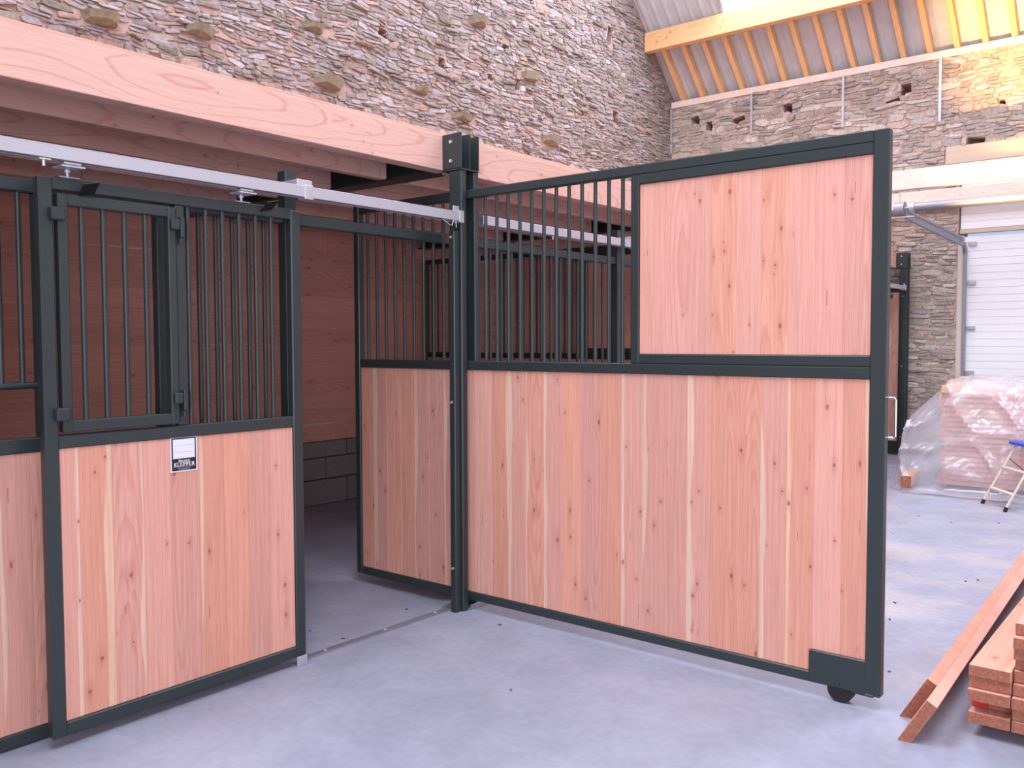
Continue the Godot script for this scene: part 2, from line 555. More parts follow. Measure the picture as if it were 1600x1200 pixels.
func build_shell() -> void:
	# floor
	var fl := MB.new()
	var top := [Vector3(-7, 0, -3.9), Vector3(9.2, 0, -3.9), Vector3(9.2, 0, 9.5), Vector3(-7, 0, 9.5)]
	var uv := []
	for p in top: uv.append(Vector2((p.x + 5.0) / 14.0, (p.z + 4.0) / 14.0))
	fl.tri(top[0], top[1], top[2], Vector3.UP, uv[0], uv[1], uv[2])
	fl.tri(top[0], top[2], top[3], Vector3.UP, uv[0], uv[2], uv[3])
	var dn := Vector3(0, -0.2, 0)
	for i in 4:
		var a: Vector3 = top[i]; var b: Vector3 = top[(i + 1) % 4]
		fl.quad(a, b, b + dn, a + dn, (a + b) * 0.5 - Vector3(1, 0, 3))
	fl.quad(top[0] + dn, top[1] + dn, top[2] + dn, top[3] + dn, Vector3.DOWN)
	var fo := part("floor", fl, M.floor, self, "smooth pale concrete floor with traces of sawdust")
	fo.set_meta("kind", "structure")

	# gable wall behind the stalls, with putlog holes left open
	var wb := setting("wall_back", "tall gable wall of thin flat schist stones in pale mortar")
	var holes := [[3.49, 4.44, 0.10, 0.10], [2.64, 4.53, 0.11, 0.08], [4.79, 4.50, 0.10, 0.13], [6.79, 5.59, 0.10, 0.24], [6.95, 4.53, 0.13, 0.16], [4.28, 4.47, 0.10, 0.06], [4.57, 4.87, 0.13, 0.07]]
	var base := CSGCombiner3D.new()
	base.name = "mortar_bed"
	var body := CSGPolygon3D.new()
	body.name = "body"
	body.polygon = PackedVector2Array([Vector2(-6.9, -0.2), Vector2(WALL_X + 0.45, -0.2), Vector2(WALL_X + 0.45, roof_y(WALL_X + 0.45)), Vector2(RIDGE_X, roof_y(RIDGE_X)), Vector2(-6.9, roof_y(-6.9))])
	body.depth = 0.5
	body.material = M.mortar_back
	base.add_child(body)
	body.position = Vector3(0, 0, WALL_Z)       # extrudes towards -z
	for q in holes:
		var hb := CSGBox3D.new()
		hb.name = "hole"
		hb.operation = CSGShape3D.OPERATION_SUBTRACTION
		hb.size = Vector3(q[2], q[3], 0.5)
		hb.material = M.mortar_back
		base.add_child(hb, true)
		hb.position = Vector3(q[0], q[1], WALL_Z - 0.05)
		hb.rotation.z = 0.2 * sin(q[0] * 9.0)
		var h2: CSGBox3D = hb.duplicate()
		h2.name = "hole"
		h2.size = Vector3(q[2] * 0.7, q[3] * 0.55, 0.5)
		base.add_child(h2, true)
		h2.position = hb.position + Vector3(q[2] * 0.4 * signf(sin(q[0] * 31.0)), -q[3] * 0.35, 0)
		h2.rotation.z = -0.5 * sin(q[0] * 17.0)
	wb.add_child(base)
	var pal := [s8(166, 157, 158), s8(156, 148, 148), s8(154, 144, 136), s8(142, 136, 124), s8(174, 167, 172), s8(172, 148, 138), s8(164, 153, 154), s8(160, 149, 147)]
	# flat corbel stones that stick out in a row where joists once lay
	var corbels := [[-0.23, 3.86, 0.30, 0.10], [0.60, 3.98, 0.28, 0.09], [1.93, 3.86, 0.36, 0.11], [3.79, 3.90, 0.34, 0.09], [5.42, 3.93, 0.36, 0.14], [5.0, 4.62, 0.30, 0.12], [3.15, 4.06, 0.22, 0.08], [4.05, 5.0, 0.28, 0.11], [1.75, 4.33, 0.26, 0.08]]
	var no_back := func(s: float, y: float, w: float, h: float) -> Array:
		if y + h * 0.5 > roof_y(s + w * 0.5) - 0.02: return []
		for q in holes:
			if absf(s - q[0]) < (w + q[2]) * 0.5 - 0.02 and absf(y - q[1]) < (h + q[3]) * 0.5 - 0.012:
				# keep what lies beside the hole
				var a := s - w * 0.5
				var b := s + w * 0.5
				if s < q[0]: b = q[0] - q[2] * 0.5
				else: a = q[0] + q[2] * 0.5
				return [(a + b) * 0.5, b - a] if b - a > 0.05 else []
		for q in corbels:
			if absf(s - q[0]) < (w + q[2]) * 0.5 - 0.06 and absf(y - q[1]) < (h + q[3]) * 0.5 - 0.02: return []
		return [s, w]
	lay_stones(wb, Vector3(0, 0, WALL_Z), Vector3.RIGHT, Vector3.BACK, -2.6, WALL_X, 2.6, 6.9, pal, 0.025, 0.056, 0.085, 0.28, no_back, 11)
	var warp := FastNoiseLite.new()
	for q in corbels:
		var mb := MB.new()
		mb.col = Color(s8(160, 152, 132)).srgb_to_linear()
		var c := Vector3(q[0], q[1], WALL_Z)
		# rough slab, broken to a blunt point, its underside in view
		var w: float = q[2]; var h: float = q[3]
		var reach := rng.randf_range(0.11, 0.17)
		var skew := rng.randf_range(-0.25, 0.25) * w
		var rim := [Vector3(-w * 0.5, h * 0.3, -0.02), Vector3(-w * 0.38, h * 0.42, reach * 0.55), Vector3(skew - w * 0.12, h * 0.5, reach), Vector3(skew + w * 0.16, h * 0.45, reach * 0.92), Vector3(w * 0.42, h * 0.36, reach * 0.5), Vector3(w * 0.5, h * 0.25, -0.02)]
		var low := []
		for p in rim: low.append(Vector3(p.x * 0.86 + skew * 0.2, p.y - h * rng.randf_range(0.45, 0.75), p.z * 0.8 - 0.004))
		for k in 5:
			mb.tri(c + Vector3(0, h * 0.4, -0.02), c + rim[k], c + rim[k + 1], Vector3.UP)
			mb.quad(c + rim[k], c + rim[k + 1], c + low[k + 1], c + low[k], rim[k] + rim[k + 1] + Vector3(0, -h, 0.02))
			mb.tri(c + Vector3(0, -h * 0.45, -0.02), c + low[k], c + low[k + 1], Vector3.DOWN)
		part("corbel_stone", mb, M.stone, wb, "mossy flat stone jutting out of the wall")

	# far side wall with the tall doorway
	var wr := setting("wall_right", "low eaves wall of rubble stone with a tall doorway")
	var door := [0.60, 4.2, -0.2, 3.62]      # z0 z1 y0 y1 of the doorway
	var rb := CSGCombiner3D.new()
	rb.name = "mortar_bed"
	var rbody := CSGBox3D.new()
	rbody.name = "body"
	rbody.size = Vector3(0.5, 5.25, 13.4)
	rbody.material = M.mortar
	rb.add_child(rbody)
	rbody.position = Vector3(WALL_X + 0.25, 2.4, 2.8)
	var cut := CSGBox3D.new()
	cut.name = "doorway"
	cut.operation = CSGShape3D.OPERATION_SUBTRACTION
	cut.size = Vector3(0.8, door[3] + 0.3, door[1] - door[0])
	cut.material = M.mortar
	rb.add_child(cut)
	cut.position = Vector3(WALL_X + 0.25, (door[3] - 0.3) * 0.5, (door[0] + door[1]) * 0.5)
	var rholes := [[-3.0, 4.72, 0.13, 0.10], [-2.77, 4.60, 0.10, 0.12], [-2.30, 4.62, 0.17, 0.07], [-1.59, 4.67, 0.13, 0.11], [-0.04, 4.65, 0.12, 0.12], [-0.20, 4.51, 0.17, 0.06], [0.775, 3.88, 0.20, 0.08], [1.05, 4.30, 0.06, 0.05]]
	for q in rholes:
		var hb := CSGBox3D.new()
		hb.name = "hole"
		hb.operation = CSGShape3D.OPERATION_SUBTRACTION
		hb.size = Vector3(0.5, q[3], q[2])
		hb.material = M.mortar
		rb.add_child(hb, true)
		hb.position = Vector3(WALL_X + 0.05, q[1], q[0])
		hb.rotation.x = 0.2 * sin(q[0] * 9.0)
		var h2: CSGBox3D = hb.duplicate()
		h2.name = "hole"
		h2.size = Vector3(0.5, q[3] * 0.6, q[2] * 0.65)
		rb.add_child(h2, true)
		h2.position = hb.position + Vector3(0, -q[3] * 0.35, q[2] * 0.35 * signf(sin(q[0] * 31.0)))
		h2.rotation.x = -0.5 * sin(q[0] * 17.0)
	wr.add_child(rb)
	var pal2 := [s8(192, 180, 168), s8(182, 172, 162), s8(174, 164, 152), s8(198, 186, 172), s8(188, 168, 156), s8(180, 172, 168), s8(206, 198, 190)]
	var no_right := func(s: float, y: float, w: float, h: float) -> Array:
		var a := s - w * 0.5
		var b := s + w * 0.5
		if y < door[3] and b > door[0] - 0.005 and a < door[1]:
			b = door[0] - 0.005
		if y > 3.60 and y < 3.86 and b > 0.44 and s < 4.4: b = 0.44
		for q in rholes:
			if absf(s - q[0]) < (w + q[2]) * 0.5 - 0.02 and absf(y - q[1]) < (h + q[3]) * 0.5 - 0.012:
				if s < q[0]: b = minf(b, q[0] - q[2] * 0.5)
				else: a = q[0] + q[2] * 0.5
		return [(a + b) * 0.5, b - a] if b - a > 0.05 else []
	lay_stones(wr, Vector3(WALL_X, 0, 0), Vector3.BACK, Vector3.LEFT, -3.38, 2.4, 0.0, 4.97, pal2, 0.03, 0.085, 0.11, 0.36, no_right, 23)
	var lin := MB.new()
	span(lin, WALL_X - 0.03, WALL_X + 0.3, 3.62, 3.84, 0.44, 4.4, 0.01)
	var lo := part("lintel", lin, M.old_oak, wr, "old grey timber lintel")
	lo.material_override = M.old_oak

	# plastered end walls outside the picture
	var wf := MB.new()
	span(wf, -7.0, 9.0, -0.2, 12.6, 9.2, 9.6, 0.0)
	part("wall_front", wf, M.plaster, self).set_meta("kind", "structure")
	var wl := MB.new()
	span(wl, -7.2, -6.7, -0.2, 5.3, -3.9, 3.85, 0.0)
	span(wl, -7.2, -6.7, -0.2, 5.3, 8.35, 9.6, 0.0)
	span(wl, -7.2, -6.7, 3.6, 5.3, 3.85, 8.35, 0.0)  # gap below it is the unseen doorway that lights the stall fronts
	part("wall_left", wl, M.plaster, self).set_meta("kind", "structure")

	# yard, out of view beyond the unseen doorway
	var yd := MB.new()
	span(yd, -30.0, -7.2, -0.3, -0.02, -12.0, 24.0, 0.0)
	part("ground", yd, M.plaster, self, "pale gravel yard out of view beyond the unseen doorway").set_meta("kind", "structure")
	build_roof()
	build_door()

func build_roof() -> void:
	var roof := setting("ceiling", "steep roof of grey sheets on timber rafters")
	var sl := sqrt(1.0 + ROOF_SLOPE * ROOF_SLOPE)
	for side in 2:
		var xa := RIDGE_X
		var xb := 9.0 if side == 0 else -7.2
		for col in 13:
			var z0 := -3.9 if col == 0 else -3.2 + col - 1.0
			var z1 := -3.2 + col
			var cuts := [xa, xb]
			var lit := []
			for q in ROOFLIGHTS:
				if (q[0] > RIDGE_X) == (side == 0) and z0 >= q[2] - 0.01 and z1 <= q[3] + 0.01:
					lit = [q[0], q[1]]
			if lit:
				cuts = [xa, lit[0] if side == 0 else lit[1], lit[1] if side == 0 else lit[0], xb]
			for i in cuts.size() - 1:
				var x0: float = cuts[i]
				var x1: float = cuts[i + 1]
				var glow := not lit.is_empty() and i == 1
				var mb := MB.new()
				var steps := 24 if side == 0 and not glow else 2
				var dn := Vector3(-ROOF_SLOPE if side == 0 else ROOF_SLOPE, -1, 0).normalized()
				for k in steps:
					# shallow trapezoidal ribs 17 cm apart run down the slope
					var prof := func(z: float) -> float: return 0.012 * clampf((absf(fposmod(z / 0.1666, 1.0) - 0.5) - 0.34) * 12.0, 0.0, 1.0) if steps > 2 else 0.0
					var za := lerpf(z0, z1, float(k) / steps)
					var zb := lerpf(z0, z1, float(k + 1) / steps)
					var oa: Vector3 = dn * prof.call(za)
					var ob: Vector3 = dn * prof.call(zb)
					var up := Vector3(0, 0.03, 0)
					var a := Vector3(x0, roof_y(x0), za); var b := Vector3(x1, roof_y(x1), za)
					var c := Vector3(x1, roof_y(x1), zb); var d := Vector3(x0, roof_y(x0), zb)
					mb.quad(a + oa, b + oa, c + ob, d + ob, dn)
					mb.quad(a + up, b + up, c + up, d + up, -dn)
				part("rooflight_panel" if glow else "roofing_sheet", mb, M.rooflight if glow else M.sheet, roof, "translucent rooflight glowing with daylight" if glow else "")
			if lit and side == 0:
				for e in [z0, z1]:
					var fr := MB.new()
					var xm: float = (lit[0] + lit[1]) * 0.5
					add_box(fr, Vector3(xm, roof_y(xm) - 0.02, e), Vector3((lit[1] - lit[0]) * sl, 0.03, 0.045), 0.003, Basis(Vector3(0, 0, 1), -atan(ROOF_SLOPE)))
					part("rooflight_edge", fr, M.galv, roof)
	# purlin, wall plate and the short rafters between them
	var nz := 3
	for i in nz:
		var l := 4.3
		var o := plank("purlin", roof, Vector3(7.74, 5.715, WALL_Z + 0.02 + l * (i + 0.5)), 0.27, l, 0.12, Basis(Vector3(0, 1, 0), Vector3(0, 0, 1), Vector3(1, 0, 0)), M.spruce, 0.005)
		o.set_meta("label", "heavy pale timber purlin under the roof sheets")
		plank("wall_plate", roof, Vector3(8.53, 4.985, WALL_Z + 0.02 + l * (i + 0.5)), 0.09, l, 0.12, Basis(Vector3(0, 1, 0), Vector3(0, 0, 1), Vector3(1, 0, 0)), M.pale_beam, 0.004)
	var ang := atan(ROOF_SLOPE)
	for i in 30:
		var z := -3.2 + 0.312 * i
		var x0 := 7.81
		var x1 := 8.70
		var xm := (x0 + x1) * 0.5
		var along := Vector3(1, -ROOF_SLOPE, 0).normalized()
		var nrm := Vector3(ROOF_SLOPE, 1, 0).normalized()
		plank("rafter", roof, Vector3(xm, roof_y(xm), z) - nrm * 0.062, 0.065, (x1 - x0) * sl, 0.1, Basis(Vector3(0, 0, 1), along, Vector3(0, 0, 1).cross(along)), M.spruce, 0.003)

func build_door() -> void:
	# white sectional door set into the doorway, a fixed panel above it
	var d := setting("door_1", "white ribbed sectional overhead door")
	for i in 30:
		var mb := MB.new()
		var y := 0.02 + 0.0903 * i
		span(mb, 8.56, 8.60, y, y + 0.0888, 0.62, 4.18, 0.0035)
		part("slat", mb, M.white, d)
	var pn := setting("trim_1", "fixed white ribbed panel above the overhead door")
	for i in 9:
		var mb := MB.new()
		var y := 2.82 + 0.0903 * i
		span(mb, 8.55, 8.59, y, minf(y + 0.0888, 3.62), 0.615, 4.185, 0.003)
		part("slat", mb, M.white, pn)
	var st := MB.new()
	span(st, 8.52, 8.60, 2.765, 2.815, 0.61, 4.19, 0.004)
	part("batten", st, M.old_oak, pn)
	var jb := MB.new()
	span(jb, 8.49, 8.62, 0.0, 2.735, 0.60, 0.665, 0.004)
	part("jamb", jb, M.plaster, d)
	for y in [2.64, 2.16, 1.61, 1.06, 0.5]:
		var h := MB.new()
		span(h, 8.515, 8.565, y - 0.025, y + 0.02, 0.715, 0.80, 0.003)
		add_tube(h, [Vector3(8.50, y + 0.012, 0.66), Vector3(8.50, y + 0.012, 0.73)], 0.006, 6)
		part("roller_bracket", h, M.galv, d)
	# steel track that climbs from the jamb towards the barn, and the spring shaft
	var t := thing("door_track", "bent galvanised track running up from the overhead door", "door track", Vector3(8.5, 0, 0.69))
	var up := MB.new()
	span(up, -0.03, 0.03, 0.0, 2.50, -0.025, 0.012, 0.003)
	part("upright", up, M.zinc, t)
	var bend := MB.new()
	var P := []
	for k in 9:
		var a := deg_to_rad(78.0) * k / 8.0
		P.append(Vector3(-0.22 * (1.0 - cos(a)), 2.5 + 0.22 * sin(a) * 0.7, -0.006))
	add_tube(bend, P, 0.026, 8)
	part("bend", bend, M.zinc, t)
	var run := MB.new()
	var e0: Vector3 = P[8]
	var e1 := Vector3(7.0 - 8.5, 2.86, -0.30)
	for o in [-0.04, 0.04]:
		var dirv := (e1 - e0).normalized()
		var nn := dirv.cross(Vector3(0, 0, 1)).normalized()
		add_tube(run, [e0 + nn * o, e1 + nn * o], 0.02, 8)
	var mid := (e0 + e1) * 0.5
	var dv := (e1 - e0).normalized()
	var bz := dv.cross(Vector3.UP).normalized()
	add_box(run, mid, Vector3((e1 - e0).length(), 0.07, 0.008), 0.001, Basis(dv, bz.cross(dv), bz))
	part("sloping_run", run, M.zinc, t)
	var sh := thing("spring_shaft", "grey torsion spring shaft with a cable drum at its end", "shaft", Vector3(7.0, 2.93, 0.34))
	var tube := MB.new()
	add_tube(tube, [Vector3(0, 0, 0.14), Vector3(0, -0.005, 4.0)], 0.045, 14)
	part("spring", tube, M.zinc, sh)
	var core := MB.new()
	add_tube(core, [Vector3(0, 0, -0.08), Vector3(0, 0, 0.2)], 0.013, 10)
	part("shaft_end", core, M.galv, sh)
	var drum := MB.new()
	add_tube(drum, [Vector3(0, -0.01, -0.07), Vector3(0, -0.01, 0.03)], 0.075, 20)
	add_tube(drum, [Vector3(0, -0.01, 0.03), Vector3(0, -0.01, 0.04)], 0.084, 20)
	part("cable_drum", drum, M.zinc, sh)
	var col := MB.new()
	add_tube(col, [Vector3(0, 0, 0.09), Vector3(0, 0, 0.14)], 0.055, 12)
	part("spring_fitting", col, M.galv, sh)
	var pl := MB.new()
	span(pl, -0.03, 0.03, -0.11, -0.095, -0.1, 0.14, 0.002)
	part("bearing_plate", pl, M.galv, sh)
	var rod := MB.new()
	add_tube(rod, [Vector3(0, 0.03, -0.02), Vector3(0, 0.19, -0.02)], 0.007, 8)
	part("hanger_rod", rod, M.galv, sh)

# ------------------------------------------------------------ stalls
func frame_tube(mb: MB, x0: float, x1: float, y0: float, y1: float, z0: float, z1: float) -> void:
	span(mb, x0, x1, y0, y1, z0, z1, 0.004)

const ZP := Basis(Vector3(0, 0, -1), Vector3(0, 1, 0), Vector3(1, 0, 0))   # plank across z, face towards x

func build_partition() -> Node3D:
	var g := thing("stall_partition", "long larch and steel stall partition swung out into the aisle", "partition")
	var x0 := 0.0
	var x1 := 0.045
	var piece := func(called: String, y0: float, y1: float, z0: float, z1: float) -> void:
		var mb := MB.new()
		frame_tube(mb, x0, x1, y0, y1, z0, z1)
		part(called, mb, M.steel, g)
	piece.call("top_rail", 2.21, 2.255, -0.785, 2.165)
	piece.call("bottom_rail", 0.056, 0.1, -0.785, 2.165)
	piece.call("middle_rail", 1.30, 1.348, -0.785, 2.165)
	piece.call("end_stile", 0.056, 2.255, -0.83, -0.785)
	piece.call("end_stile", 0.056, 2.255, 2.165, 2.225)
	piece.call("panel_stile", 1.348, 2.21, 1.088, 1.132)
	piece.call("panel_rail", 2.165, 2.21, 1.132, 2.165)
	piece.call("panel_rail", 1.348, 1.392, 1.132, 2.165)
	var lower := [-0.785]
	for k in range(-7, 18): lower.append(0.122 + 0.1142 * k)
	lower.append(2.165)
	for i in lower.size() - 1:
		var w: float = lower[i + 1] - lower[i]
		plank("board", g, Vector3(0.025, 0.70, (lower[i] + lower[i + 1]) * 0.5), w, 1.2, 0.03, ZP)
	var upper := [1.132]
	for k in 9: upper.append(1.149 + 0.1135 * k)
	upper.append(2.165)
	for i in upper.size() - 1:
		var w: float = upper[i + 1] - upper[i]
		plank("board", g, Vector3(0.025, 1.7785, (upper[i] + upper[i + 1]) * 0.5), w, 0.773, 0.03, ZP)
	for k in range(-12, 12):
		var z := 0.192 + 0.0765 * k
		if absf(z - 0.04) < 0.075: continue
		var mb := MB.new()
		add_tube(mb, [Vector3(0.022, 1.346, z), Vector3(0.022, 2.212, z)], 0.0095, 12, false)
		part("bar", mb, M.steel, g)
	var cp := MB.new()
	span(cp, -0.004, 0.03, 0.058, 0.192, 1.943, 2.17, 0.003)
	span(cp, -0.003, 0.03, 0.052, 0.062, 2.12, 2.2, 0.002)
	part("caster_plate", cp, M.steel, g)
	var wh := MB.new()
	add_tube(wh, [Vector3(0.003, 0.052, 2.07), Vector3(0.006, 0.052, 2.07), Vector3(0.036, 0.052, 2.07), Vector3(0.04, 0.052, 2.07)], 0.052, 24)
	var wo := part("caster_wheel", wh, M.rubber, g)
	var hub := MB.new()
	add_tube(hub, [Vector3(0.0, 0.052, 2.07), Vector3(0.004, 0.052, 2.07)], 0.02, 20)
	part("hub", hub, M.black, wo)
	var ax := MB.new()
	add_tube(ax, [Vector3(-0.008, 0.078, 2.063), Vector3(0.0, 0.078, 2.063)], 0.009, 8)
	part("axle_bolt", ax, M.steel, g)
	var hd := MB.new()
	add_tube(hd, [Vector3(0.024, 1.23, 2.222), Vector3(0.024, 1.23, 2.252), Vector3(0.024, 1.222, 2.258), Vector3(0.024, 1.083, 2.258), Vector3(0.024, 1.075, 2.252), Vector3(0.024, 1.075, 2.222)], 0.005, 8)
	part("pull_handle", hd, M.chrome, g, "chrome pull handle")
	return g

func build_post() -> Node3D:
	var p := thing("stall_post", "dark steel post of two tubes with a boxed head holding the beam", "post")
	for q in [["tube", -0.05, -0.008], ["tube", 0.05, 0.09]]:
		var mb := MB.new()
		frame_tube(mb, q[1], q[2], 0.0, 2.355, -0.003, 0.085)
		part(q[0], mb, M.steel, p)
	var hd := MB.new()
	for x in [-0.05, 0.018, 0.087]: span(hd, x - 0.004, x + 0.002, 2.365, 2.548, -0.034, 0.09, 0.001)
	span(hd, -0.054, 0.089, 2.355, 2.363, -0.05, 0.092, 0.001)
	span(hd, -0.054, 0.089, 2.363, 2.548, -0.045, -0.036, 0.001)
	part("head_box", hd, M.steel, p)
	for y in [2.505, 2.405]:
		var mb := MB.new()
		add_tube(mb, [Vector3(-0.063, y, 0.018), Vector3(-0.052, y, 0.018)], 0.009, 6)
		part("bolt", mb, M.bolt, p)
	for y in [2.0, 1.13, 0.24]:
		var mb := MB.new()
		add_tube(mb, [Vector3(-0.1, y, 0.05), Vector3(-0.09, y, 0.05)], 0.007, 8)
		part("bolt", mb, M.bolt, p)
	var jm := MB.new()
	span(jm, -0.092, -0.052, 0.0, 2.034, 0.03, 0.07, 0.004)
	part("jamb_stile", jm, M.steel, p)
	var ft := MB.new()
	span(ft, -0.07, 0.16, 0.0, 0.008, -0.06, 0.05, 0.002)
	span(ft, 0.0, 0.16, 0.0, 0.03, 0.088, 0.1, 0.002)
	part("floor_plate", ft, M.zinc, p)
	return p

func build_slider() -> void:
	var d := thing("sliding_door", "sliding stall door of larch boards with barred top and name plate", "door")
	var zf := 0.04
	var zb := -0.002
	var piece := func(called: String, x0: float, x1: float, y0: float, y1: float) -> void:
		var mb := MB.new()
		span(mb, x0, x1, y0, y1, zb, zf, 0.004)
		part(called, mb, M.steel, d)
	piece.call("stile", -2.167, -2.118, 0.040, 2.028)
	piece.call("stile", -1.108, -1.057, 0.040, 2.028)
	piece.call("top_rail", -2.118, -1.108, 1.986, 2.033)
	piece.call("middle_rail", -2.118, -1.108, 1.076, 1.124)
	piece.call("bottom_rail", -2.118, -1.108, 0.040, 0.089)
	piece.call("mullion", -1.656, -1.618, 1.124, 1.986)
	var e := [-2.118, -2.049, -1.927, -1.806, -1.691, -1.569, -1.456, -1.342, -1.229, -1.108]
	for i in e.size() - 1:
		var m: Material = null
		if i == 0: m = wood[3]
		if i == 1: m = wood[4]
		plank("board", d, Vector3((e[i] + e[i + 1]) * 0.5, 0.583, 0.017), e[i + 1] - e[i], 0.987, 0.03, Basis(), m, 0.003)
	for x in [-1.593, -1.514, -1.437, -1.358, -1.278, -1.200]:
		var mb := MB.new()
		add_tube(mb, [Vector3(x, 1.122, 0.02), Vector3(x, 1.988, 0.02)], 0.0095, 12, false)
		part("bar", mb, M.steel, d)
	# feeding hatch
	var h := MB.new()
	var z0 := 0.01
	var z1 := 0.049
	span(h, -2.106, -2.071, 1.132, 1.975, z0, z1, 0.004)
	span(h, -1.691, -1.658, 1.132, 1.975, z0, z1, 0.004)
	span(h, -2.071, -1.691, 1.934, 1.975, z0, z1, 0.004)
	span(h, -2.071, -1.691, 1.132, 1.174, z0, z1, 0.004)
	var hatch := part("hatch", h, M.steel, d, "small barred hatch on hinges")
	for x in [-2.017, -1.938, -1.858, -1.776]:
		var mb := MB.new()
		add_tube(mb, [Vector3(x, 1.172, 0.03), Vector3(x, 1.936, 0.03)], 0.0095, 12, false)
		part("hatch_bar", mb, M.steel, hatch)
	for y in [1.901, 1.198]:
		var mb := MB.new()
		span(mb, -2.135, -2.088, y - 0.023, y + 0.023, 0.04, 0.07, 0.005)
		part("hinge", mb, M.steel, hatch)
	for y in [1.908, 1.233]:
		var mb := MB.new()
		span(mb, -1.687, -1.652, y - 0.021, y + 0.021, 0.04, 0.07, 0.004)
		span(mb, -1.650, -1.633, y - 0.05, y + 0.03, 0.042, 0.07, 0.003)
		add_tube(mb, [Vector3(-1.641, y - 0.072, 0.052), Vector3(-1.641, y + 0.03, 0.052)], 0.006, 8)
		part("latch", mb, M.steel, hatch)
	# trolley bolts that hang the door from the track
	for x in [-2.066, -1.358]:
		var mb := MB.new()
		span(mb, x - 0.03, x + 0.03, 2.072, 2.081, 0.048, 0.086, 0.002)
		span(mb, x - 0.041, x + 0.041, 2.062, 2.068, 0.02, 0.092, 0.001)
		add_tube(mb, [Vector3(x, 2.03, 0.04), Vector3(x, 2.078, 0.04)], 0.006, 8)
		add_tube(mb, [Vector3(x, 2.05, 0.04), Vector3(x, 2.059, 0.04)], 0.012, 6)
		span(mb, x - 0.03, x + 0.039, 2.031, 2.035, 0.005, 0.05, 0.001)
		part("trolley", mb, M.galv, d, "galvanised roller trolley")
	for q in [[-2.004, 1.999], [-1.24, 2.027]]:
		var mb := MB.new()
		add_box(mb, Vector3(q[0], q[1], 0.07), Vector3(0.06, 0.004, 0.07), 0.001, Basis(Vector3(0, 0, 1), 0.25) * Basis(Vector3(1, 0, 0), -0.5))
		part("stop_tab", mb, M.black, d)
	# name plate
	var s := thing("name_plate", "small white and black plate screwed to the sliding door boards", "sign", Vector3(-1.637, 1.010, 0.0345))
	var pl := MB.new()
	span(pl, -0.0575, 0.0575, -0.07, 0.07, -0.002, 0.0, 0.0)
	part("plate", pl, M.paper, s)
	var bk := MB.new()
	span(bk, -0.0525, 0.0525, -0.065, 0.064, 0.0, 0.0006, 0.0)
	part("black_field", bk, M.black, s)
	var wp := MB.new()
	span(wp, -0.047, 0.047, -0.017, 0.059, 0.0006, 0.0012, 0.0)
	part("writing_field", wp, M.paper, s)
	for y in [0.034, 0.007]:
		var ln := MB.new()
		span(ln, -0.041, 0.041, y, y + 0.0012, 0.0012, 0.0015, 0.0)
		part("ruled_line", ln, M.grey_line, s)
	var font := SystemFont.new()
	font.font_names = PackedStringArray(["Droid Serif"])
	font.font_weight = 700
	for q in [["Boxes", 0.0146, -0.029, 1.15], ["KLEPPER", 0.019, -0.0435, 1.02]]:
		var tm := TextMesh.new()
		tm.text = q[0]
		tm.font = font
		tm.font_size = 32
		tm.pixel_size = q[1] / 32.0
		tm.depth = 0.0006
		var o := MeshInstance3D.new()
		o.name = "lettering"
		o.mesh = tm
		o.material_override = M.paper
		s.add_child(o, true)
		o.position = Vector3(0, q[2] + 0.002, 0.0011)
		o.scale = Vector3(q[3], 1, 1)
	for q in [[-0.0515, 0.048], [-0.0575, 0.029], [-0.0612, 0.024]]:
		var ln := MB.new()
		span(ln, -q[1], q[1], q[0], q[0] + 0.0012, 0.0006, 0.001, 0.0)
		part("fine_print_line", ln, M.grey_line, s)

